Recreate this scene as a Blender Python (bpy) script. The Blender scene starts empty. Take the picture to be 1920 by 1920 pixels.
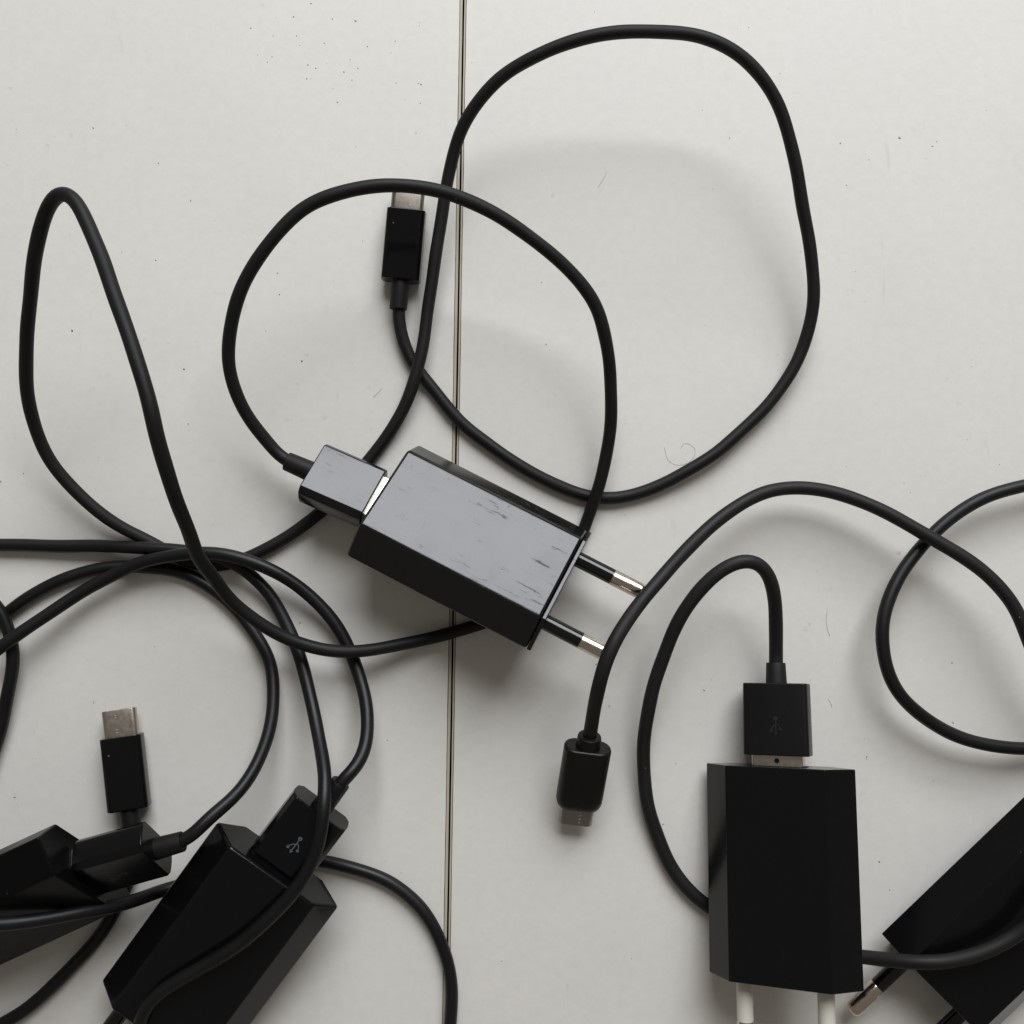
import bpy, bmesh, math, random
from mathutils import Vector, Matrix

# ------------------------------------------------------------ scene, camera, light
MM = 0.001
sc = bpy.context.scene
C = sc.collection
random.seed(4)

CAM_D, CAM_T, CAM_U, F_PX, RES = 261.665, 0.0526, -0.0146, 1925.0, 1920.0
CAM = Vector((CAM_D * math.sin(CAM_U), -CAM_D * math.sin(CAM_T),
              CAM_D * math.sqrt(1 - math.sin(CAM_T) ** 2 - math.sin(CAM_U) ** 2)))
FW = (-CAM).normalized()
RIGHT = FW.cross(Vector((0, 1, 0))).normalized()
UP = RIGHT.cross(FW)

cd = bpy.data.cameras.new('camera')
cam = bpy.data.objects.new('camera', cd)
C.objects.link(cam)
cam.matrix_world = Matrix.Translation(CAM * MM) @ Matrix((RIGHT, UP, -FW)).transposed().to_4x4()
cd.sensor_fit = 'HORIZONTAL'
cd.sensor_width = 36
cd.lens = 36 * F_PX / RES
cd.clip_start = 0.01
cd.clip_end = 20
sc.camera = cam

w = bpy.data.worlds.new('World')
sc.world = w
w.use_nodes = True
w.node_tree.nodes['Background'].inputs[0].default_value = (1.0, 0.92, 0.83, 1)
w.node_tree.nodes['Background'].inputs[1].default_value = 0.165

# daylight from the window beyond the far edge of the table
az, el, dist = math.radians(12), math.radians(40.5), 1.22
ld = bpy.data.lights.new('window_light', 'AREA')
ld.shape = 'RECTANGLE'
ld.size, ld.size_y = 0.86, 0.78
ld.energy = 18.5
ld.color = (0.95, 0.98, 1.03)
lo = bpy.data.objects.new('window_light', ld)
C.objects.link(lo)
ldir = Vector((math.sin(az) * math.cos(el), math.cos(az) * math.cos(el), math.sin(el)))
lo.location = ldir * dist
lo.rotation_euler = ldir.to_track_quat('Z', 'Y').to_euler()

sc.view_settings.view_transform = 'Standard'
sc.view_settings.look = 'None'
sc.view_settings.exposure = 0
sc.view_settings.gamma = 1


def at(px, py, z):
    """point (mm) at height z seen at pixel px, py of the photograph"""
    d = FW + RIGHT * ((px - 960) / F_PX) + UP * ((960 - py) / F_PX)
    return CAM + d * ((z - CAM.z) / d.z)


# ------------------------------------------------------------ materials
def nt(name):
    m = bpy.data.materials.new(name)
    m.use_nodes = True
    n = m.node_tree
    return m, n, n.nodes['Principled BSDF']


def node(n, t, **k):
    x = n.nodes.new(t)
    for a, b in k.items():
        if a in x.inputs:
            x.inputs[a].default_value = b
        else:
            setattr(x, a, b)
    return x


def ramp(n, src, stops):
    r = n.nodes.new('ShaderNodeValToRGB')
    e = r.color_ramp.elements
    while len(e) < len(stops):
        e.new(0.5)
    for q, (p, c) in zip(e, stops):
        q.position = p
        q.color = c if isinstance(c, tuple) else (c, c, c, 1)
    n.links.new(src, r.inputs[0])
    return r


def mix(n, fac, a, b):
    x = n.nodes.new('ShaderNodeMix')
    x.data_type = 'RGBA'
    for s, v in ((x.inputs[0], fac), (x.inputs[6], a), (x.inputs[7], b)):
        if hasattr(v, 'links'):
            n.links.new(v, s)
        else:
            s.default_value = v
    return x.outputs[2]


def coords(n, scale=(1, 1, 1)):
    g = n.nodes.new('ShaderNodeTexCoord')
    mp = n.nodes.new('ShaderNodeMapping')
    mp.inputs['Scale'].default_value = scale
    n.links.new(g.outputs['Object'], mp.inputs[0])
    return mp.outputs[0]


def table_mat():
    m, n, b = nt('white_painted_board')
    co = coords(n)
    base = (0.70, 0.69, 0.660, 1)
    n1 = node(n, 'ShaderNodeTexNoise', Scale=28.0, Detail=5.0, Roughness=0.6)
    n.links.new(co, n1.inputs[0])
    r1 = ramp(n, n1.outputs[0], [(0.3, (0.705, 0.684, 0.632, 1)), (0.7, (0.742, 0.714, 0.655, 1))])
    # fine mottling of the paint
    n2 = node(n, 'ShaderNodeTexNoise', Scale=420.0, Detail=4.0, Roughness=0.7)
    n.links.new(co, n2.inputs[0])
    r2 = ramp(n, n2.outputs[0], [(0.35, 0.955), (0.62, 1.0)])
    mul = n.nodes.new('ShaderNodeMix'); mul.data_type = 'RGBA'; mul.blend_type = 'MULTIPLY'
    mul.inputs[0].default_value = 1
    n.links.new(r1.outputs[0], mul.inputs[6]); n.links.new(r2.outputs[0], mul.inputs[7])
    col = mul.outputs[2]
    # small grey stains that come in patches
    v = node(n, 'ShaderNodeTexVoronoi', Scale=260.0)
    v.inputs['Randomness'].default_value = 1
    nz = node(n, 'ShaderNodeTexNoise', Scale=300.0, Detail=2.0)
    n.links.new(co, nz.inputs[0])
    addv = node(n, 'ShaderNodeVectorMath', operation='MULTIPLY_ADD')
    addv.inputs[1].default_value = (0.004, 0.004, 0.004)
    n.links.new(nz.outputs[1], addv.inputs[0]); n.links.new(co, addv.inputs[2])
    n.links.new(addv.outputs[0], v.inputs[0])
    rs = ramp(n, v.outputs['Distance'], [(0.06, 1.0), (0.20, 0.0)])
    pn = node(n, 'ShaderNodeTexNoise', Scale=17.0, Detail=3.0)
    n.links.new(co, pn.inputs[0])
    rp = ramp(n, pn.outputs[0], [(0.52, 0.0), (0.72, 1.0)])
    sel = ramp(n, v.outputs['Color'], [(0.45, 0.0), (0.75, 1.0)])
    mm = node(n, 'ShaderNodeMath', operation='MULTIPLY')
    n.links.new(rs.outputs[0], mm.inputs[0]); n.links.new(rp.outputs[0], mm.inputs[1])
    m2 = node(n, 'ShaderNodeMath', operation='MULTIPLY')
    n.links.new(mm.outputs[0], m2.inputs[0]); n.links.new(sel.outputs[0], m2.inputs[1])
    m3 = node(n, 'ShaderNodeMath', operation='MULTIPLY'); m3.inputs[1].default_value = 0.42
    n.links.new(m2.outputs[0], m3.inputs[0])
    col = mix(n, m3.outputs[0], col, (0.24, 0.23, 0.21, 1))
    # short faint scuffs
    co2 = coords(n, (1.0, 0.16, 1.0))
    wv = node(n, 'ShaderNodeTexNoise', Scale=130.0, Detail=6.0, Roughness=0.55, Distortion=1.2)
    n.links.new(co2, wv.inputs[0])
    rw = ramp(n, wv.outputs[0], [(0.69, 0.0), (0.75, 0.22)])
    col = mix(n, rw.outputs[0], col, (0.42, 0.41, 0.39, 1))
    n.links.new(col, b.inputs['Base Color'])
    rr = ramp(n, n1.outputs[0], [(0.3, 0.42), (0.7, 0.56)])
    n.links.new(rr.outputs[0], b.inputs['Roughness'])
    b.inputs['Specular IOR Level'].default_value = 0.25
    bp = node(n, 'ShaderNodeBump', Strength=0.12, Distance=0.00012)
    n.links.new(n2.outputs[0], bp.inputs['Height'])
    n.links.new(bp.outputs[0], b.inputs['Normal'])
    return m


def simple(name, col, rough, spec=0.5, metal=0.0, bump=0.0, bscale=900.0):
    m, n, b = nt(name)
    b.inputs['Base Color'].default_value = (*col, 1)
    b.inputs['Roughness'].default_value = rough
    b.inputs['Specular IOR Level'].default_value = spec
    b.inputs['Metallic'].default_value = metal
    co = coords(n)
    nz = node(n, 'ShaderNodeTexNoise', Scale=bscale, Detail=4.0, Roughness=0.6)
    n.links.new(co, nz.inputs[0])
    r = ramp(n, nz.outputs[0], [(0.3, max(0.02, rough - 0.06)), (0.7, min(1, rough + 0.08))])
    n.links.new(r.outputs[0], b.inputs['Roughness'])
    if bump:
        bp = node(n, 'ShaderNodeBump', Strength=bump, Distance=0.0001)
        n.links.new(nz.outputs[0], bp.inputs['Height'])
        n.links.new(bp.outputs[0], b.inputs['Normal'])
    return m


def rubber(name, col, rough, spec, dust=0.5):
    """matt cord jacket with lint caught on it"""
    m, n, b = nt(name)
    g = n.nodes.new('ShaderNodeTexCoord')
    co = g.outputs['Object']
    n1 = node(n, 'ShaderNodeTexNoise', Scale=60.0, Detail=3.0)
    n.links.new(co, n1.inputs[0])
    r1 = ramp(n, n1.outputs[0], [(0.35, (*[c * 0.8 for c in col], 1)), (0.7, (*[c * 1.35 for c in col], 1))])
    v = node(n, 'ShaderNodeTexVoronoi', Scale=520.0)
    n.links.new(co, v.inputs[0])
    rs = ramp(n, v.outputs['Distance'], [(0.07, 1.0), (0.12, 0.0)])
    sel = ramp(n, v.outputs['Color'], [(0.80, 0.0), (0.86, 1.0)])
    pn = node(n, 'ShaderNodeTexNoise', Scale=75.0, Detail=2.0)
    n.links.new(co, pn.inputs[0])
    rp = ramp(n, pn.outputs[0], [(0.52, 0.0), (0.66, 1.0)])
    a = node(n, 'ShaderNodeMath', operation='MULTIPLY'); n.links.new(rs.outputs[0], a.inputs[0]); n.links.new(sel.outputs[0], a.inputs[1])
    a2 = node(n, 'ShaderNodeMath', operation='MULTIPLY'); n.links.new(a.outputs[0], a2.inputs[0]); n.links.new(rp.outputs[0], a2.inputs[1])
    a3 = node(n, 'ShaderNodeMath', operation='MULTIPLY'); n.links.new(a2.outputs[0], a3.inputs[0]); a3.inputs[1].default_value = dust
    col_ = mix(n, a3.outputs[0], r1.outputs[0], (0.45, 0.44, 0.42, 1))
    n.links.new(col_, b.inputs['Base Color'])
    rr = ramp(n, n1.outputs[0], [(0.3, rough - 0.06), (0.7, rough + 0.08)])
    n.links.new(rr.outputs[0], b.inputs['Roughness'])
    b.inputs['Specular IOR Level'].default_value = spec
    nb = node(n, 'ShaderNodeTexNoise', Scale=1800.0, Detail=3.0)
    n.links.new(co, nb.inputs[0])
    bp = node(n, 'ShaderNodeBump', Strength=0.15, Distance=0.00008)
    n.links.new(nb.outputs[0], bp.inputs['Height']); n.links.new(bp.outputs[0], b.inputs['Normal'])
    return m


def gloss(name, rough, scuff, col=(0.0035, 0.0036, 0.004), spec=0.5, dust=0.25):
    """black glossy plastic; scuff 0..1 adds handling marks, fine scratches and smears"""
    m, n, b = nt(name)
    b.inputs['Specular IOR Level'].default_value = spec
    co = coords(n)
    # smears
    s1 = node(n, 'ShaderNodeTexNoise', Scale=48.0, Detail=10.0, Roughness=0.72, Distortion=0.1)
    n.links.new(co, s1.inputs[0])
    # scratches, stretched along and across
    c2 = coords(n, (0.10, 1.0, 1.0))
    c2m = c2.node; c2m.inputs['Rotation'].default_value = (0, 0, 0.25)
    s2 = node(n, 'ShaderNodeTexNoise', Scale=1100.0, Detail=5.0, Roughness=0.65, Distortion=0.5)
    n.links.new(c2, s2.inputs[0])
    c3 = coords(n, (1.0, 0.12, 1.0))
    c3.node.inputs['Rotation'].default_value = (0, 0, -0.5)
    s3 = node(n, 'ShaderNodeTexNoise', Scale=560.0, Detail=4.0, Roughness=0.6, Distortion=1.5)
    n.links.new(c3, s3.inputs[0])
    r2 = ramp(n, s2.outputs[0], [(0.60, 0.0), (0.68, 1.0)])
    r3 = ramp(n, s3.outputs[0], [(0.72, 0.0), (0.78, 0.5)])
    pm = node(n, 'ShaderNodeTexNoise', Scale=95.0, Detail=2.0)
    n.links.new(co, pm.inputs[0])
    rp = ramp(n, pm.outputs[0], [(0.42, 0.15), (0.60, 1.0)])
    a = node(n, 'ShaderNodeMath', operation='MULTIPLY'); n.links.new(r2.outputs[0], a.inputs[0]); n.links.new(rp.outputs[0], a.inputs[1])
    mx = node(n, 'ShaderNodeMath', operation='MAXIMUM'); n.links.new(a.outputs[0], mx.inputs[0]); n.links.new(r3.outputs[0], mx.inputs[1])
    # nicks: small dull pits in loose clusters
    nv = node(n, 'ShaderNodeTexVoronoi', Scale=420.0)
    nw = node(n, 'ShaderNodeTexNoise', Scale=600.0, Detail=3.0)
    n.links.new(co, nw.inputs[0])
    nd = node(n, 'ShaderNodeVectorMath', operation='MULTIPLY_ADD'); nd.inputs[1].default_value = (0.003, 0.003, 0.003)
    n.links.new(nw.outputs[1], nd.inputs[0]); n.links.new(co, nd.inputs[2]); n.links.new(nd.outputs[0], nv.inputs[0])
    rn = ramp(n, nv.outputs['Distance'], [(0.16, 1.0), (0.26, 0.0)])
    rsel = ramp(n, nv.outputs['Color'], [(0.70, 0.0), (0.78, 1.0)])
    k1 = node(n, 'ShaderNodeMath', operation='MULTIPLY'); n.links.new(rn.outputs[0], k1.inputs[0]); n.links.new(rsel.outputs[0], k1.inputs[1])
    k2 = node(n, 'ShaderNodeMath', operation='MULTIPLY'); n.links.new(k1.outputs[0], k2.inputs[0]); n.links.new(rp.outputs[0], k2.inputs[1])
    mx0 = mx
    mx = node(n, 'ShaderNodeMath', operation='MAXIMUM'); n.links.new(mx0.outputs[0], mx.inputs[0]); n.links.new(k2.outputs[0], mx.inputs[1])
    sc1 = node(n, 'ShaderNodeMath', operation='MULTIPLY'); n.links.new(mx.outputs[0], sc1.inputs[0]); sc1.inputs[1].default_value = 0.30 * scuff
    rs = ramp(n, s1.outputs[0], [(0.38, rough), (0.66, rough + 0.13 * scuff + 0.02)])
    ad = node(n, 'ShaderNodeMath', operation='ADD'); n.links.new(rs.outputs[0], ad.inputs[0]); n.links.new(sc1.outputs[0], ad.inputs[1])
    n.links.new(ad.outputs[0], b.inputs['Roughness'])
    # lint
    v = node(n, 'ShaderNodeTexVoronoi', Scale=330.0)
    n.links.new(co, v.inputs[0])
    rv = ramp(n, v.outputs['Distance'], [(0.05, 1.0), (0.09, 0.0)])
    sel = ramp(n, v.outputs['Color'], [(0.84, 0.0), (0.88, 1.0)])
    d1 = node(n, 'ShaderNodeMath', operation='MULTIPLY'); n.links.new(rv.outputs[0], d1.inputs[0]); n.links.new(sel.outputs[0], d1.inputs[1])
    d2 = node(n, 'ShaderNodeMath', operation='MULTIPLY'); n.links.new(d1.outputs[0], d2.inputs[0]); d2.inputs[1].default_value = dust
    n.links.new(mix(n, d2.outputs[0], (*col, 1), (0.3, 0.3, 0.29, 1)), b.inputs['Base Color'])
    bp = node(n, 'ShaderNodeBump', Strength=0.10 + 0.15 * scuff, Distance=0.00005)
    n.links.new(mx.outputs[0], bp.inputs['Height']); n.links.new(bp.outputs[0], b.inputs['Normal'])
    return m


M = {}
M['board'] = table_mat()
M['band'] = simple('beige_edge_band', (0.46, 0.405, 0.325), 0.5, 0.3, bump=0.3, bscale=500)
M['glue'] = simple('brown_glue_line', (0.15, 0.11, 0.075), 0.7, 0.2, bump=0.4, bscale=700)
M['under'] = simple('dark_brown_board', (0.05, 0.035, 0.025), 0.8, 0.2, bump=0.3, bscale=200)
M['cord'] = rubber('matt_black_rubber', (0.0062, 0.006, 0.0058), 0.56, 0.30)
M['cord_sat'] = rubber('satin_black_rubber', (0.0055, 0.0056, 0.006), 0.42, 0.33, 0.35)
M['cord_grey'] = rubber('dusty_black_rubber', (0.0075, 0.007, 0.0068), 0.58, 0.36, 0.95)
M['worn'] = gloss('worn_gloss_black', 0.13, 1.0, spec=0.54, dust=0.15)
M['gloss'] = gloss('gloss_black', 0.11, 0.25, spec=0.28, dust=0.3)
M['gloss2'] = gloss('semi_gloss_black', 0.16, 0.35, spec=0.28, dust=0.45)
M['satin'] = gloss('satin_black', 0.36, 0.3, col=(0.0055, 0.0053, 0.0052), spec=0.27, dust=0.8)
M['dull'] = gloss('dull_black', 0.30, 0.4, col=(0.003, 0.003, 0.003), spec=0.13, dust=0.4)
M['pinblack'] = gloss('black_pin_sleeve', 0.12, 0.1, dust=0.1)
M['pinwhite'] = simple('white_pin_sleeve', (0.66, 0.63, 0.55), 0.35, 0.5)
M['nickel'] = simple('nickel', (0.66, 0.58, 0.50), 0.17, 0.5, 1.0, bump=0.25, bscale=600)
M['steel'] = simple('brushed_steel', (0.56, 0.51, 0.44), 0.30, 0.5, 1.0, bump=0.03, bscale=900)
M['steel_dark'] = simple('dark_steel', (0.30, 0.27, 0.24), 0.33, 0.5, 1.0, bump=0.03, bscale=900)
M['steel_dull'] = simple('dull_steel', (0.24, 0.215, 0.18), 0.36, 0.5, 1.0, bump=0.03, bscale=900)
M['hollow'] = simple('dark_socket', (0.006, 0.006, 0.006), 0.6, 0.2)
M['print'] = simple('grey_print', (0.10, 0.115, 0.13), 0.5, 0.4)
M['print2'] = simple('dim_print', (0.020, 0.020, 0.020), 0.4, 0.4)
M['etch'] = simple('pale_etching', (0.55, 0.53, 0.5), 0.6, 0.3)
M['speck'] = simple('dark_grit', (0.13, 0.115, 0.10), 0.8, 0.2)
M['speckp'] = simple('pale_grit', (0.45, 0.43, 0.39), 0.8, 0.2)
M['lint'] = simple('pale_lint', (0.42, 0.41, 0.40), 0.8, 0.2)


# ------------------------------------------------------------ mesh helpers (lengths in mm)
def link(name, bm, mat, parent=None, smooth=True, bevel=0.0, segs=3):
    bmesh.ops.recalc_face_normals(bm, faces=bm.faces)
    me = bpy.data.meshes.new(name)
    bmesh.ops.scale(bm, vec=(MM, MM, MM), verts=bm.verts)
    bm.to_mesh(me)
    bm.free()
    me.materials.append(mat)
    for p in me.polygons:
        p.use_smooth = smooth
    o = bpy.data.objects.new(name, me)
    C.objects.link(o)
    if parent is not None:
        o.parent = parent
    if bevel:
        b = o.modifiers.new('bevel', 'BEVEL')
        b.width = bevel * MM
        b.segments = segs
        b.limit_method = 'ANGLE'
        b.angle_limit = math.radians(25)
        b.harden_normals = True
    return o


def rings(bm, loops, cap0=True, cap1=True):
    """skin a list of equally long point loops"""
    vs = [[bm.verts.new(p) for p in l] for l in loops]
    k = len(vs[0])
    for a, b in zip(vs, vs[1:]):
        for i in range(k):
            bm.faces.new((a[i], a[(i + 1) % k], b[(i + 1) % k], b[i]))
    if cap0:
        bm.faces.new(vs[0][::-1])
    if cap1:
        bm.faces.new(vs[-1])
    return vs


def rrect(wd, ht, r, n=5, cy=0, cz=0):
    """rounded rectangle section as (y, z)"""
    out = []
    for sx, sy, a0 in ((1, 1, 0), (-1, 1, 90), (-1, -1, 180), (1, -1, 270)):
        for i in range(n + 1):
            a = math.radians(a0 + 90 * i / n)
            out.append((cy + sx * (wd / 2 - r) + r * math.cos(a), cz + sy * (ht / 2 - r) + r * math.sin(a)))
    return out


def prism(name, section, x0, x1, mat, parent, bevel=0.25, taper=1.0, segs=3, smooth=True):
    bm = bmesh.new()
    rings(bm, [[(x0, y, z) for y, z in section], [(x1, y * taper, z * taper) for y, z in section]])
    return link(name, bm, mat, parent, smooth, bevel, segs)


def hexsec(W, Wt, T):
    return [(W / 2, 0), (Wt / 2, T / 2), (-Wt / 2, T / 2), (-W / 2, 0), (-Wt / 2, -T / 2), (Wt / 2, -T / 2)]


def lathe(name, prof, mat, parent, cy=0, cz=0, n=28, jitter=0):
    bm = bmesh.new()
    loops = []
    for i, (x, r) in enumerate(prof):
        loops.append([(x + (random.uniform(-jitter, jitter) if jitter and i in (len(prof) - 2, len(prof) - 1) else 0),
                       cy + r * math.cos(2 * math.pi * k / n), cz + r * math.sin(2 * math.pi * k / n)) for k in range(n)])
    rings(bm, loops)
    return link(name, bm, mat, parent, True, 0.12, 2)


def shell(name, wd, ht, r, x0, x1, wall, mat, parent, depth=None):
    """open-mouthed metal plug shell: mouth at x1"""
    bm = bmesh.new()
    o = rrect(wd, ht, r)
    i = rrect(wd - 2 * wall, ht - 2 * wall, max(0.1, r - wall))
    s = 1 if x1 > x0 else -1
    dp = depth or abs(x1 - x0) * 0.85
    rings(bm, [[(x0, y, z) for y, z in o], [(x1 - s * 0.12, y, z) for y, z in o],
               [(x1, y * .99, z * .98) for y, z in o],
               [(x1, y, z) for y, z in i], [(x1 - s * dp, y, z) for y, z in i]])
    return link(name, bm, mat, parent, True, 0.06, 1)


def empty(name, loc, eul, label, cat, group=None):
    o = bpy.data.objects.new(name, None)
    C.objects.link(o)
    o.location = Vector(loc) * MM
    o.rotation_euler = eul
    o.empty_display_size = 0.01
    o['label'] = label
    o['category'] = cat
    if group:
        o['group'] = group
    return o


def pose_matrix(loc, yaw, roll, pitch):
    return Matrix.Translation(Vector(loc)) @ (Matrix.Rotation(yaw, 4, 'Z') @ Matrix.Rotation(pitch, 4, 'Y') @ Matrix.Rotation(roll, 4, 'X'))


# ------------------------------------------------------------ the table
def seam_x(y):
    """x (mm) of the joint between the two boards at world y"""
    a, b = at(869.2, 0, 0), at(836.5, 1920, 0)
    return a.x + (b.x - a.x) * (y - a.y) / (b.y - a.y)


table = bpy.data.objects.new('table', None)
C.objects.link(table)
table['label'] = 'white painted table top of two boards with a narrow dark joint between them'
table['category'] = 'table'
table['kind'] = 'structure'
TH = 18.0


def strip(name, side, u0, u1, ztop, zbot, mat, wob=0.0, seed=0):
    """long bar beside the seam; u = distance from the seam on that side"""
    rnd = random.Random(seed)
    bm = bmesh.new()
    loops = []
    n = 260
    ph = [rnd.uniform(0, 6.28) for _ in range(6)]
    for i in range(n + 1):
        y = -260 + 560 * i / n
        j0 = wob * (0.5 * math.sin(y * .13 + ph[0]) + 0.3 * math.sin(y * .41 + ph[1]) + rnd.uniform(-.6, .6))
        j1 = wob * (0.5 * math.sin(y * .17 + ph[2]) + 0.3 * math.sin(y * .53 + ph[3]) + rnd.uniform(-.6, .6))
        x = seam_x(y)
        a, b = x + side * (u0 + j0), x + side * (u1 + (j1 if u1 < 5 else 0))
        loops.append([(a, y, ztop), (b, y, ztop), (b, y, zbot), (a, y, zbot)])
    rings(bm, loops)
    return link(name, bm, mat, table, False)


for side, sd, gl in ((-1, 3, 0.84), (1, 9, 0.60)):
    strip('table_board', side, gl + 0.20, 330, 0.0, -TH, M['board'], 0.035, sd)
    strip('glue_line', side, gl - 0.02, gl + 0.22, -0.10, -TH + 0.2, M['glue'], 0.02, sd + 1)
    strip('edge_band', side, 0.235, gl, -0.05, -0.9, M['band'], 0.02, sd + 2)
    strip('board_core', side, 0.28, gl - 0.04, -0.92, -TH + 0.1, M['under'], 0.02, sd + 3)
bm = bmesh.new()
bmesh.ops.create_cube(bm, size=1, matrix=Matrix.Translation((seam_x(0), 20, -TH - 4)) @ Matrix.Diagonal((90, 560, 7.6, 1)))
link('joint_rail', bm, M['under'], table, False)

# ------------------------------------------------------------ chargers
L_, W_, WT_, T_ = 49.03, 35.5, 23.1, 13.0
POSES = {
    'R': ((64.04, -86.52, 13.51), -1.5926, 0.426, -0.1266),
    'C': ((-9.96, -8.36, 12.78), -0.4746, -0.4188, -0.0882),
    'T': ((-69.74, -103.53, 10.99), -2.2059, -0.0613, 0.1294),
    'E': ((119.98, -98.65, 8.9), math.radians(-134.8), 0.002, 0.0929),
    'L': ((-120.75, -93.82, 17.03), -2.7071, -0.8352, 0.0579),
}
PM = {k: pose_matrix(*v) for k, v in POSES.items()}


def charger(key, label, mat, sleeve, bevel, pin_len=19.0, face=True, port=True):
    loc, yaw, roll, pitch = POSES[key]
    t = empty('wall_charger', loc, PM[key].to_euler(), label, 'charger', 'black wall chargers with two round pins')
    h = L_ / 2
    body = prism('body', hexsec(W_, WT_, T_), -h, h - (1.1 if face else 0), mat, t, bevel, segs=4)
    if face:
        prism('pin_plate', hexsec(W_ - .5, WT_ - .3, T_ - .4), h - 1.0, h, mat, t, 0.2)
    if port:
        prism('usb_port', rrect(13.6, 6.0, 0.5), -h - 0.12, -h + 0.5, M['hollow'], t, 0.05, segs=1)
    r = 2.0
    for s in (-1, 1):
        cy = s * 9.3
        pn = lathe('pin', [(h - 1.2, r * .97), (h + pin_len * .52, r * .97)], sleeve, t, cy)
        prof = [(h + pin_len * .52 - .4, r * .9), (h + pin_len * .52 + .05, r)]
        for k in range(8):
            a = math.pi / 2 * k / 7
            prof.append((h + pin_len - 1.5 + 1.5 * math.sin(a), r - 1.5 + 1.5 * math.cos(a)))
        lathe('pin_tip', prof, M['nickel'], pn, cy)
    return t


charger('C', 'scuffed glossy black charger in the centre of the table, tilted and reflecting pale grey light', M['worn'], M['pinblack'], 0.9, 18.2)
charger('R', 'black charger with two white pin sleeves, below the right hand loops of cable', M['gloss2'], M['pinwhite'], 0.3, face=False)
charger('T', 'glossy black charger at the bottom left with a cord lying across its face', M['gloss'], M['pinblack'], 0.9, face=False)
charger('L', 'black charger tipped onto its side at the left edge, a cord across it', M['dull'], M['pinblack'], 0.5, face=False)
charger('E', 'dark charger at the right edge of the photo, one pin poking out under a cord', M['gloss2'], M['pinblack'], 0.3, face=False)


# ------------------------------------------------------------ cables
def smooth_path(pts, step=1.1, passes=14):
    """Catmull-Rom through mm points, resampled and relaxed"""
    P = [Vector(p) for p in pts]
    P = [P[0] * 2 - P[1]] + P + [P[-1] * 2 - P[-2]]
    out = []
    for i in range(1, len(P) - 2):
        a, b, c, d = P[i - 1:i + 3]
        n = max(2, int((c - b).length / step))
        for k in range(n):
            t = k / n
            out.append(0.5 * ((2 * b) + (c - a) * t + (2 * a - 5 * b + 4 * c - d) * t * t + (3 * b - a - 3 * c + d) * t ** 3))
    out.append(P[-2])
    for _ in range(passes):
        q = out[:]
        for i in range(1, len(out) - 1):
            q[i] = out[i] * 0.4 + (out[i - 1] + out[i + 1]) * 0.3
        out = q
    return out


CORDS = []


def cord(pts, r, mat, parent, ridge=False):
    path = smooth_path(pts)
    rw = random.Random(int(abs(path[0].x) * 100))
    ph = [rw.uniform(0, 6.28) for _ in range(6)]
    for i, p in enumerate(path):
        f = min(1, i / 12, (len(path) - 1 - i) / 12)
        p.x += f * (0.10 * math.sin(i * .19 + ph[0]) + 0.05 * math.sin(i * .47 + ph[1]))
        p.y += f * (0.10 * math.sin(i * .23 + ph[2]) + 0.05 * math.sin(i * .41 + ph[3]))
        p.z = max(p.z, r + 0.03)
    CORDS.append((parent.name, r, path))
    bm = bmesh.new()
    n = 20
    loops = []
    Z = Vector((0, 0, 1))
    prev = None
    for i, p in enumerate(path):
        t = (path[min(i + 1, len(path) - 1)] - path[max(i - 1, 0)]).normalized()
        if prev is None:
            s = t.cross(Z).normalized()
        else:
            s = (prev - t * prev.dot(t)).normalized()
            s2 = t.cross(Z)
            if s2.length > 0.35:
                s = (s * 0.8 + s2.normalized() * 0.2).normalized()
        prev = s
        u = s.cross(t)
        rr = r * (1 + 0.012 * math.sin(i * 0.21) + 0.008 * math.sin(i * 0.67 + 1))
        ang = [2 * math.pi * k / n for k in range(n)]
        l = []
        for k, a in enumerate(ang):
            q = rr
            if ridge and k == 9:
                q = rr * 1.045
            l.append(p + s * (math.cos(a) * q) + u * (math.sin(a) * q))
        loops.append(l)
    rings(bm, loops)
    if parent is not None:
        inv = (parent_matrix(parent)).inverted()
        bmesh.ops.transform(bm, matrix=inv, verts=bm.verts)
    return link('cord', bm, mat, parent)


def parent_matrix(o):
    m = o.rotation_euler.to_matrix().to_4x4()
    return Matrix.Translation(Vector(o.location) / MM) @ m


def flat(bm, pts, z):
    vs = [bm.verts.new((x, y, z)) for x, y in pts]
    bm.faces.new(vs)


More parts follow.
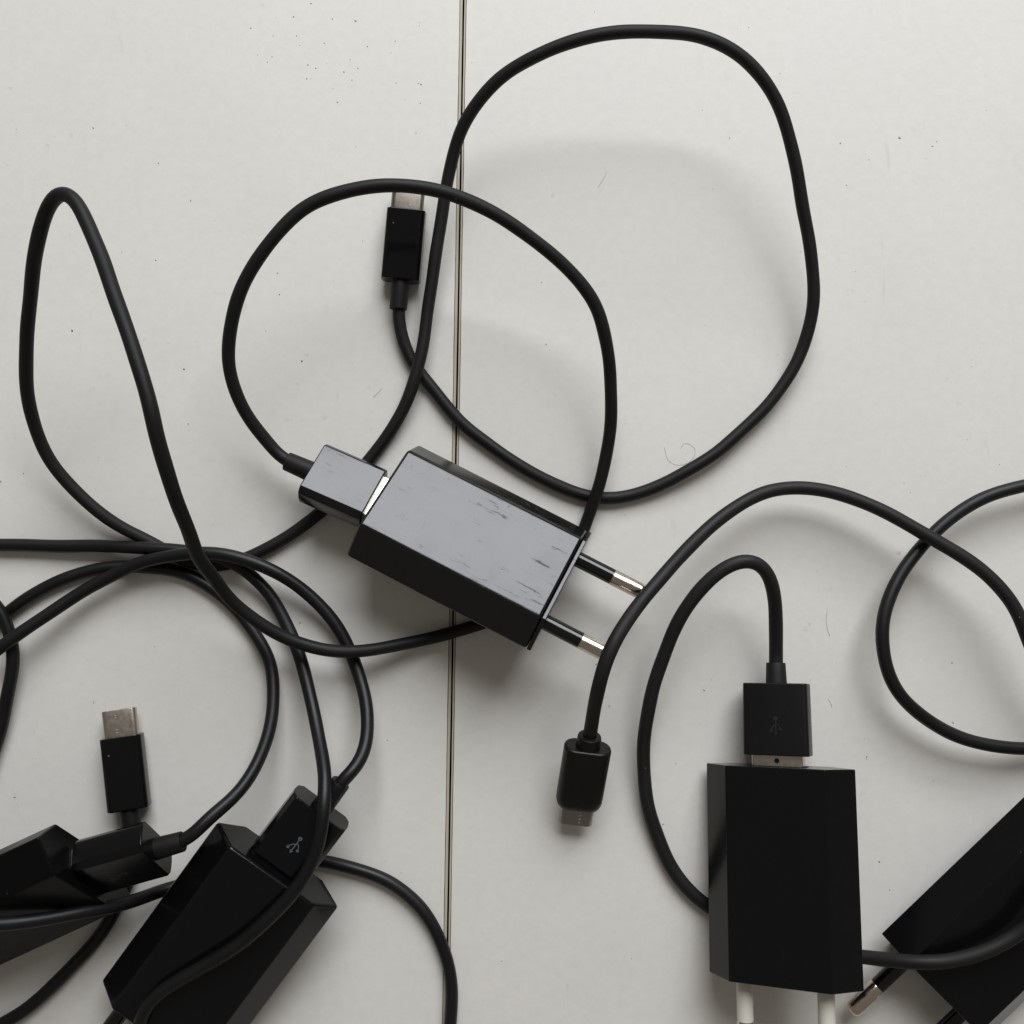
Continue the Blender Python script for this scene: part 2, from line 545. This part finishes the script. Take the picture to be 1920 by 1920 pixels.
def usb_symbol(parent, x, y, z, size, mat, flip=1):
    """trident mark printed on top of a plug: root circle at the cord end"""
    bm = bmesh.new()
    s = size

    def P(a, b):
        return (x - flip * a * s, y + b * s)

    def disc(a, b, r, n=14):
        flat(bm, [P(a + r * math.cos(2 * math.pi * k / n), b + r * math.sin(2 * math.pi * k / n)) for k in range(n)], z)

    def seg(a, b, w_):
        (x0, y0), (x1, y1) = a, b
        d = Vector((x1 - x0, y1 - y0)); nn = Vector((-d.y, d.x)).normalized() * w_ / 2
        flat(bm, [P(x0 + nn.x, y0 + nn.y), P(x1 + nn.x, y1 + nn.y), P(x1 - nn.x, y1 - nn.y), P(x0 - nn.x, y0 - nn.y)], z)

    disc(1.0, 0, .13)
    seg((1.0, 0), (0.08, 0), .07)
    flat(bm, [P(-.08, 0), P(.12, .12), P(.12, -.12)], z)
    for sg, e0 in ((1, .72), (-1, .60)):
        pts = []
        for k in range(7):
            t = k / 6
            a = e0 - 0.42 * t
            b = sg * 0.30 * (1 - (1 - t) ** 2)
            pts.append((a, b))
        for p, q in zip(pts, pts[1:]):
            seg(p, q, .06)
        if sg > 0:
            disc(pts[-1][0], pts[-1][1], .09)
        else:
            a, b = pts[-1]
            flat(bm, [P(a - .09, b - .08), P(a + .09, b - .08), P(a + .09, b + .08), P(a - .09, b + .08)], z)
    return link('usb_symbol', bm, mat, parent, False)


def usb_a(key, label, style, mat, cmat, jx=0.0, dyaw=0.0, ext=2.6, dy=0.0, dz=0.0, sym=None, relief=7.0, wrot=0.0):
    """cable thing whose origin is the USB-A plug in charger `key`; returns (thing, local frame, relief end in mm)"""
    h = L_ / 2
    base = PM[key] @ Matrix.Translation((-h, dy, dz)) @ Matrix.Rotation(dyaw, 4, 'Z')
    c0 = Matrix.Translation(base.translation)
    base = c0 @ Matrix.Rotation(wrot, 4, 'Z') @ c0.inverted() @ base
    t = empty('usb_cable', base.translation, base.to_euler(), label, 'cable', 'black usb charging cables')
    prism('usb_shell', rrect(12.1, 4.5, 0.55), -ext - 0.6, 1.6, M['steel'], t, 0.1, segs=2)
    if style == 'box':
        hz = prism('plug_housing', rrect(15.3, 7.4, 1.0, 4), -ext - 17.2, -ext, mat, t, 0.3, taper=1.02)
        zt = 3.8
    else:
        hz = prism('plug_housing', [(6.3, 3.9), (-6.3, 3.9), (-7.5, 2.5), (-7.75, 0), (-7.5, -2.5), (-6.3, -3.9), (6.3, -3.9), (7.5, -2.5), (7.75, 0), (7.5, 2.5)],
                   -ext - 16.6, -ext, mat, t, 0.35)
        zt = 3.9
    x0 = -ext - (17.2 if style == 'box' else 16.6)
    lathe('strain_relief', [(x0 + 1.0, 2.6), (x0 - relief * .45, 2.45), (x0 - relief + .25, 2.35), (x0 - relief, 2.3)], cmat, t, jitter=0.10)
    if sym:
        usb_symbol(t, -ext - 5.2, 0.2, zt + 0.03, *sym)
    end = base @ Vector((x0 - relief + 2.0, 0, 0))
    out = base @ Vector((x0 - relief - 2.5, 0, 0))
    return t, base, end, out


def usb_c(parent, mat4, mat, cmat, style='tube', relief=7.2, marks=None, rounded=False, metal='steel', mouth=6.5):
    """USB-C end, +x = mouth, origin = middle of the housing"""
    loc = parent_matrix(parent).inverted() @ mat4

    def put(o):
        o.matrix_parent_inverse = Matrix.Identity(4)
        m = loc.copy(); m.translation = m.translation * MM
        o.matrix_local = m
        return o
    if rounded:
        sec = rrect(11.4, 6.6, 3.0, 7)
        bm = bmesh.new()
        loops = []
        for x, k, kk in ((-8.6, .90, .86), (-8.4, .965, .95), (-8.0, 1, 1), (5.6, 1.0, 1), (7.0, .985, .95), (8.0, .93, .88), (8.6, .84, .78)):
            loops.append([(x, y * k, z * kk) for y, z in sec])
        rings(bm, loops)
        put(link('plug_housing', bm, mat, parent, True, 0.1, 2))
        put(lathe('strain_relief', [(-8.0, 2.95), (-11.0, 2.9), (-11.5, 2.75), (-11.6, 2.2)], mat, parent))
        x1, h2 = 8.4, 11.0
    else:
        sec = [(3.9, 3.0), (-3.9, 3.0), (-4.8, 2.2), (-5.05, 0), (-4.8, -2.2), (-3.9, -3.0), (3.9, -3.0), (4.8, -2.2), (5.05, 0), (4.8, 2.2)]
        put(prism('plug_housing', sec, -8.9, 8.9, mat, parent, 0.3))
        put(lathe('strain_relief', [(-8.5, 2.35), (-8.9 - relief * .5, 2.3), (-8.9 - relief, 2.2)], cmat, parent, jitter=.04))
        x1, h2 = 8.9, 8.9 + relief - 2
    put(shell('usb_c_shell', 8.3, 2.6, 1.28, x1 - 0.5, x1 + mouth, 0.22, M[metal], parent))
    tg = put(prism('contact_tongue', rrect(6.6, 0.8, 0.3, 3), x1 - 0.3, x1 + mouth - 1.1, M['hollow'], parent, 0.05, segs=1))
    if marks:
        bm = bmesh.new()
        for a, b, wd, ln in marks:
            flat(bm, [(x1 + a, b), (x1 + a + ln, b), (x1 + a + ln, b + wd), (x1 + a, b + wd)], 1.32)
        put(link('shell_marks', bm, M['etch'], parent, False))
    return mat4 @ Vector((-h2, 0, 0)), mat4 @ Vector((-h2 - 3.5, 0, 0))


def A(*rows):
    return [at(*r) for r in rows]


CR = 1.56
# --- cable of the centre charger
t, b, e, o = usb_a('C', 'matt black cable of the centre charger, with three big loops across both boards', 'cham', M['worn'], M['cord'],
                   dyaw=math.radians(4.0), ext=1.7, dy=-1.2)
mc = pose_matrix(at(757, 461.5, 4.0), math.radians(85), math.radians(2.5), math.radians(-3))
c_end, c_out = usb_c(t, mc, M['gloss'], M['cord'], metal='steel_dull', marks=[(1.2, -.9, .25, .25)])
pts = [e, o] + A((508, 834, 10), (475, 798, 13), (445, 748, 16.5), (429, 695, 20), (427, 650, 22.5), (435, 600, 25), (463, 516, 29), (514, 443, 31.5), (569, 390, 33), (641, 359, 34), (723, 346, 34),
    (773, 349, 34), (836, 362, 33), (920, 394, 31), (999, 448, 28), (1070, 510, 24.5), (1117, 571, 21), (1137, 637, 17.5), (1146, 720, 13), (1144, 800, 9), (1135.5, 860, 6.5),
    (1121, 922, 5.0), (1101, 978, 2.2), (1080, 1025, 1.5), (1030, 1090, 1.5), (960, 1145, 1.5), (881, 1176, 1.7), (808, 1196, 3), (725, 1215, 6), (662, 1221, 8.5), (611, 1220, 9.5), (548, 1203, 11),
    (486, 1170, 14), (435, 1127, 18), (404.6, 1087, 24), (374, 1052, 30), (357, 1008, 37), (339, 960, 44), (318, 900, 50), (298, 831, 54), (283, 769, 56), (266, 706, 56), (256, 675, 56), (235, 612, 55),
    (214, 550, 54), (192.5, 487, 53), (167.5, 425, 51.5), (141, 375, 50), (116, 353, 49), (94, 378, 46), (76.6, 425, 43), (65, 487, 39), (57, 550, 34), (51, 612, 29), (48, 675, 24), (52, 737, 19),
    (65, 800, 14), (90, 862, 10), (125, 905, 7.5), (185, 960, 5), (230, 990, 3), (273, 1012, 1.6), (325, 1041, 1.5), (375, 1060, 1.5), (423, 1060, 1.5), (486, 1037, 1.5), (536, 1010, 1.5),
    (600, 960, 1.5), (660, 902, 1.5), (698, 855, 1.6), (730, 815, 2.2), (750, 778, 3.0), (770, 733, 4.0), (785, 685, 4.7), (796, 632, 4.7), (804.6, 570, 5.1), (812.5, 507, 6.1), (821.7, 445, 7.5),
    (831, 382, 9.0), (841, 333, 10.4), (861, 250, 13.9), (905, 179, 18.2), (957, 130, 21.8), (1028, 94, 24.6), (1112, 67, 26.7), (1216, 58, 28.1), (1299, 64, 27.4), (1361.7, 86, 26.7), (1403, 115, 25.3), (1437, 154, 23.9),
    (1461.7, 200, 21.8), (1480, 258, 19.6), (1495, 325, 16.8), (1507.5, 396, 13.9), (1518, 458, 11.8), (1525, 521, 9.7), (1524, 583, 7.5), (1512, 637, 5.4), (1487, 694, 4.0), (1455, 741, 3.5), (1410, 790, 3), (1361, 834, 3),
    (1321, 864, 3), (1280, 889, 2.6), (1238, 910, 2), (1196, 927, 1.6), (1165, 935, 1.5), (1134, 937, 1.5), (1102.5, 931, 1.5), (1071, 920, 1.5), (1040, 907, 1.5), (1007, 893, 1.5), (932, 845, 1.5),
    (876, 803, 1.5), (840, 765, 1.5), (806, 722, 1.5), (775, 682, 1.5), (758, 648, 1.9), (748, 615, 2.4)) + [c_out, c_end]
cord(pts, CR, M['cord'], t)

# --- cable of the bottom left charger: its cord leaves to the left, comes back along the top of the tangle and crosses the charger
t, b, e, o = usb_a('T', 'cable with a grey trident mark on its plug, plugged into the bottom left charger', 'cham', M['gloss'], M['cord_sat'],
                   ext=0.8, dyaw=math.radians(-1.0), sym=(3.9, M['print']), relief=7.5)
mc = pose_matrix(at(236, 1448, 4.2), math.radians(98), math.radians(8), math.radians(2))
c_end, c_out = usb_c(t, mc, M['gloss2'], M['cord'], marks=[(1.0, .5, .5, .12), (1.7, .5, .5, .12), (4.6, .5, .5, .12), (5.2, .5, .5, .12)])
pts = [e, o] + A((668, 1445, 16), (683, 1410, 13), (690.5, 1357, 10), (687, 1314, 7.5), (676, 1272, 5), (663, 1231, 4), (638, 1185, 4), (611, 1146, 4.2), (569, 1105, 5), (527, 1077, 6.5), (486, 1058, 7.5),
    (434, 1042, 7.8), (392, 1036, 7.8), (360, 1036, 7.6), (312, 1042, 6.8), (260, 1056, 5.6), (208, 1081, 4.8), (156, 1108, 4.8), (104, 1141, 6), (52, 1176, 7.3), (25, 1196, 7.8), (0, 1215, 7.8),
    (-40, 1245, 7), (-110, 1285, 5), (-200, 1290, 3), (-270, 1230, 2), (-280, 1140, 2), (-215, 1055, 2), (-110, 1024, 2), (0, 1022, 2.0), (104, 1023, 2.2), (208, 1025, 3.4), (286, 1028, 4.5),
    (345, 1032, 4.6), (400, 1041, 4.6), (438, 1054, 4.5), (465, 1072, 3.8), (495, 1098, 3.2), (515, 1126, 2.8), (530.6, 1156, 3), (545, 1187, 3.6), (565, 1241, 5), (574, 1272, 6), (584, 1314, 8), (592, 1350, 10),
    (604, 1410, 15), (609, 1470, 20.5), (607, 1508, 22.8), (604, 1548, 23.4), (596, 1589, 23.6), (585.6, 1616, 23.6), (566, 1655, 23.4), (533, 1694, 22.8), (479, 1746, 21.6), (427, 1785, 20.4), (362, 1822, 19),
    (310, 1853, 17.8), (274, 1887, 17), (261, 1916, 16), (250, 1960, 13), (215, 2040, 8), (140, 2100, 4), (50, 2090, 2), (-30, 2020, 2), (-50, 1965, 2), (-25, 1932, 2), (26, 1909, 2), (55, 1889, 2),
    (98, 1850, 2), (142, 1806, 2), (181.6, 1762, 2), (208, 1723, 2), (228, 1680, 1.6), (246, 1640, 1.6), (256, 1600, 2.0), (258, 1572, 2.8)) + [c_out, c_end]
cord(pts, CR * 1.02, M['cord_sat'], t, ridge=True)

# --- cable of the charger on its edge
t, b, e, o = usb_a('L', 'cable plugged into the tipped charger at the left edge, another cord resting under its ring', 'cham', M['gloss2'], M['cord'],
                   ext=0.5, sym=(3.9, M['print2']), relief=6.2, wrot=math.radians(-9))
pts = [e, o] + A((377, 1544, 19), (412, 1520, 17), (461, 1470, 13), (495, 1408, 9), (509, 1350, 6), (513, 1293, 3.5), (509, 1246, 2), (496, 1215, 1.8), (475, 1180, 1.6), (440, 1138, 1.5), (398, 1103, 1.5),
    (367, 1084, 1.5), (340, 1073, 1.5), (305, 1064.5, 1.5), (265, 1061.5, 1.5), (221, 1061, 1.5), (156, 1073, 1.5), (104, 1092, 1.5), (52, 1119, 1.5), (15.6, 1146, 1.5), (-30, 1185, 1.6),
    (-75, 1200, 2.2), (-105, 1165, 3.4), (-85, 1115, 5), (-45, 1105, 6), (-12, 1125, 5.6), (10, 1160, 4.9), (20, 1190, 4.8), (27, 1218, 4.6), (27, 1238, 4.4), (21, 1275, 3.8), (13, 1310, 3.2), (2, 1363, 2.6), (-20, 1430, 2.6),
    (-60, 1500, 9), (-115, 1590, 24), (-115, 1680, 33.5), (-55, 1732, 31), (0, 1735, 28.5), (40, 1731, 26.5), (87.5, 1723, 24), (153, 1710, 20), (219, 1697, 14.5), (273, 1682, 8.5), (313, 1668, 4.0), (360, 1655, 2), (420, 1638, 1.6),
    (500, 1618, 1.6), (560, 1610, 1.6), (609, 1615, 1.6), (643, 1621, 1.6), (700, 1639, 1.6), (745, 1662, 1.6), (784, 1695, 1.6), (816, 1740, 1.6), (833, 1775, 1.6), (841, 1800, 1.7), (846, 1831, 1.8), (848, 1864, 2), (844, 1920, 2.2),
    (835, 1985, 2.4), (815, 2050, 2.4))
cord(pts, CR, M['cord_sat'], t)

# --- thicker, duller cable of the upright charger
t, b, e, o = usb_a('R', 'thicker dull black cable plugged into the upright charger with white pins', 'box', M['satin'], M['cord_grey'],
                   ext=2.6, dy=-0.1, sym=(3.6, M['print2']), relief=5.0)
mc = pose_matrix(at(1093, 1455, 9.5), math.radians(-97), 0, math.radians(24))
c_end, c_out = usb_c(t, mc, M['satin'], M['cord_grey'], rounded=True, metal='steel_dark', mouth=5.3, marks=[(1.2, .6, .5, .12), (2.0, .55, .6, .3), (3.1, .55, .6, .3), (4.2, .6, .45, .25)])
pts = [e, o] + A((1456, 1200, 8.5), (1456, 1165, 10.5), (1453, 1125, 13.5), (1444.7, 1078, 17), (1427, 1054, 18.5), (1400, 1047, 19), (1373, 1054, 19), (1342, 1073, 18.5), (1318, 1098, 17.5), (1288, 1137, 16), (1259, 1193, 13),
    (1240, 1240, 11), (1226, 1280, 9), (1211, 1354, 6.5), (1207, 1431, 4.5), (1213.5, 1508, 3), (1238, 1585, 2), (1268, 1643, 1.8), (1307, 1684, 1.8), (1380, 1728, 1.9), (1460, 1760, 2.5), (1540, 1782, 4.5),
    (1617, 1793, 8.2), (1664, 1801, 11.8), (1712, 1805, 15.2), (1750, 1805, 16.4), (1787.5, 1802, 17.2), (1844, 1786, 18.3), (1880, 1768, 19), (1919, 1746, 19.5), (1970, 1705, 22.5), (2040, 1600, 22), (2060, 1480, 12),
    (2020, 1360, 11), (1960, 1270, 12), (1917, 1170, 13), (1892, 1122, 13), (1850, 1077, 12.6), (1792, 1034, 12), (1719, 993, 11), (1646, 954, 10), (1573, 925, 9), (1500, 912, 8.6), (1440, 921, 9), (1404, 936, 9.5), (1363, 961, 10.5),
    (1321, 996, 12), (1280, 1039, 14), (1240, 1085, 16.5), (1197, 1133, 20), (1175, 1162, 22.5), (1153, 1196, 24.6), (1141, 1225, 25), (1131.5, 1257, 24.6), (1121, 1295, 22), (1113, 1335, 18)) + [c_out, c_end]
cord(pts, 1.68, M['cord_grey'], t)

# --- loop of cord coming in from the right
cl = A((2110, 960, 2), (2040, 915, 4), (1975, 903, 6), (1920, 909, 7), (1864.6, 925, 7), (1810, 952, 7), (1762.5, 989, 7), (1719, 1032, 7.2), (1682, 1086, 8), (1658.6, 1146, 9), (1654.5, 1205, 9.5), (1662, 1256, 9), (1686, 1303, 8.5),
       (1726, 1343, 7.5), (1792, 1380, 7), (1864.6, 1399, 6.5), (1920, 1404, 6), (1980, 1402, 5), (2060, 1385, 3), (2130, 1350, 1.8))
lt = empty('usb_cable', cl[0], (0, 0, 0), 'smooth black cord curving in from the right edge, passing under another cable', 'cable', 'black usb charging cables')
cord(cl, 1.62, M['cord_sat'], lt)

# small round hole in the metal plug of the upright charger's cable
for o_ in [q for q in C.objects if q.name.startswith('usb_shell') and q.parent['label'].startswith('thicker')]:
    bm = bmesh.new()
    flat(bm, [(-1.35 + .62 * math.cos(k * math.pi / 8), .62 * math.sin(k * math.pi / 8)) for k in range(16)], 2.275)
    link('latch_hole', bm, M['hollow'], o_, False)

# ------------------------------------------------------------ grit and hairs
def blob_stuff(name, items, mat, label):
    bm = bmesh.new()
    rnd = random.Random(11)
    for (p, r) in items:
        m = Matrix.Translation(p) @ Matrix.Rotation(rnd.uniform(0, 6), 4, 'Z') @ Matrix.Diagonal((r * rnd.uniform(.8, 1.5), r * rnd.uniform(.5, 1), r * .35, 1))
        g = bmesh.ops.create_icosphere(bm, subdivisions=1, radius=1, matrix=m)
        for v in g['verts']:
            v.co += Vector([rnd.uniform(-.2, .2) * r for _ in range(3)])
    o = link(name, bm, mat, None, True)
    o['kind'] = 'stuff'
    o['label'] = label
    o['category'] = 'grit'
    return o


dark = [(345, 692, .36), (353, 795, .30), (895, 1282, .12), (878, 1305, .18), (911, 1332, .14), (1015, 529, .26), (1625, 1419, .34), (135, 620, .42), (592, 128, .24), (512, 67, .22), (556, 67, .26), (562, 85, .18), (583, 147, .18),
        (645, 135, .26), (660, 150, .25), (733, 99, .2), (524, 552, .3), (498, 620, .25), (566, 677, .34), (222, 1255, .14), (520, 512, .2), (1552, 1455, .2), (1750, 1465, .22), (1785, 1243, .26), (1625, 1423, .2), (1695, 905, .2),
        (28, 820, .2), (185, 858, .25), (44, 888, .25), (1587, 347, .2), (885, 117, .2), (780, 250, .2), (1105, 1042, .15), (1172, 965, .2)]
rnd = random.Random(5)
items = [(at(x, y, .06), r * .62) for x, y, r in dark]
for _ in range(70):
    items.append((at(rnd.uniform(0, 1920), rnd.uniform(0, 1920), .03), rnd.choice([.05, .07, .09, .12])))
blob_stuff('table_grit', items, M['speck'], 'tiny dark specks of grit scattered on the white table')
items = []
for _ in range(26):
    items.append((at(rnd.uniform(470, 800), abs(rnd.gauss(0, 110)) + 20, .03), rnd.choice([.1, .14, .2, .26])))
for _ in range(70):
    items.append((at(rnd.uniform(0, 1920), rnd.uniform(0, 1920), .02), rnd.choice([.1, .14, .2, .28])))
blob_stuff('pale_crumbs', items, M['speckp'], 'pale grey crumbs and stains on the white table, thickest near its top left')

hair = []
for rows in [((1551, 1146), (1549, 1165), (1552, 1182), (1556, 1192)), ((1246, 838), (1252, 862), (1270, 872), (1290, 868), (1304, 852), (1300, 836), (1282, 830), (1276, 842)), ((1552, 1310), (1558, 1316), (1560, 1326)),
             ((700, 745), (712, 733), (716, 728)), ((1138, 322), (1130, 338), (1122, 350))]:
    hair.append(smooth_path(A(*[(x, y, .12) for x, y in rows]), .5, 3))
bm = bmesh.new()
for path in hair:
    loops = []
    for i, p in enumerate(path):
        tt = (path[min(i + 1, len(path) - 1)] - path[max(i - 1, 0)]).normalized()
        s = tt.cross(Vector((0, 0, 1)))
        u = s.cross(tt)
        loops.append([p + (s * math.cos(a) + u * math.sin(a)) * .034 for a in (0, 1.57, 3.14, 4.71)])
    rings(bm, loops)
o = link('stray_hairs', bm, M['speckp'])
o['kind'] = 'stuff'; o['label'] = 'thin pale stray hairs lying on the white table'; o['category'] = 'hair'
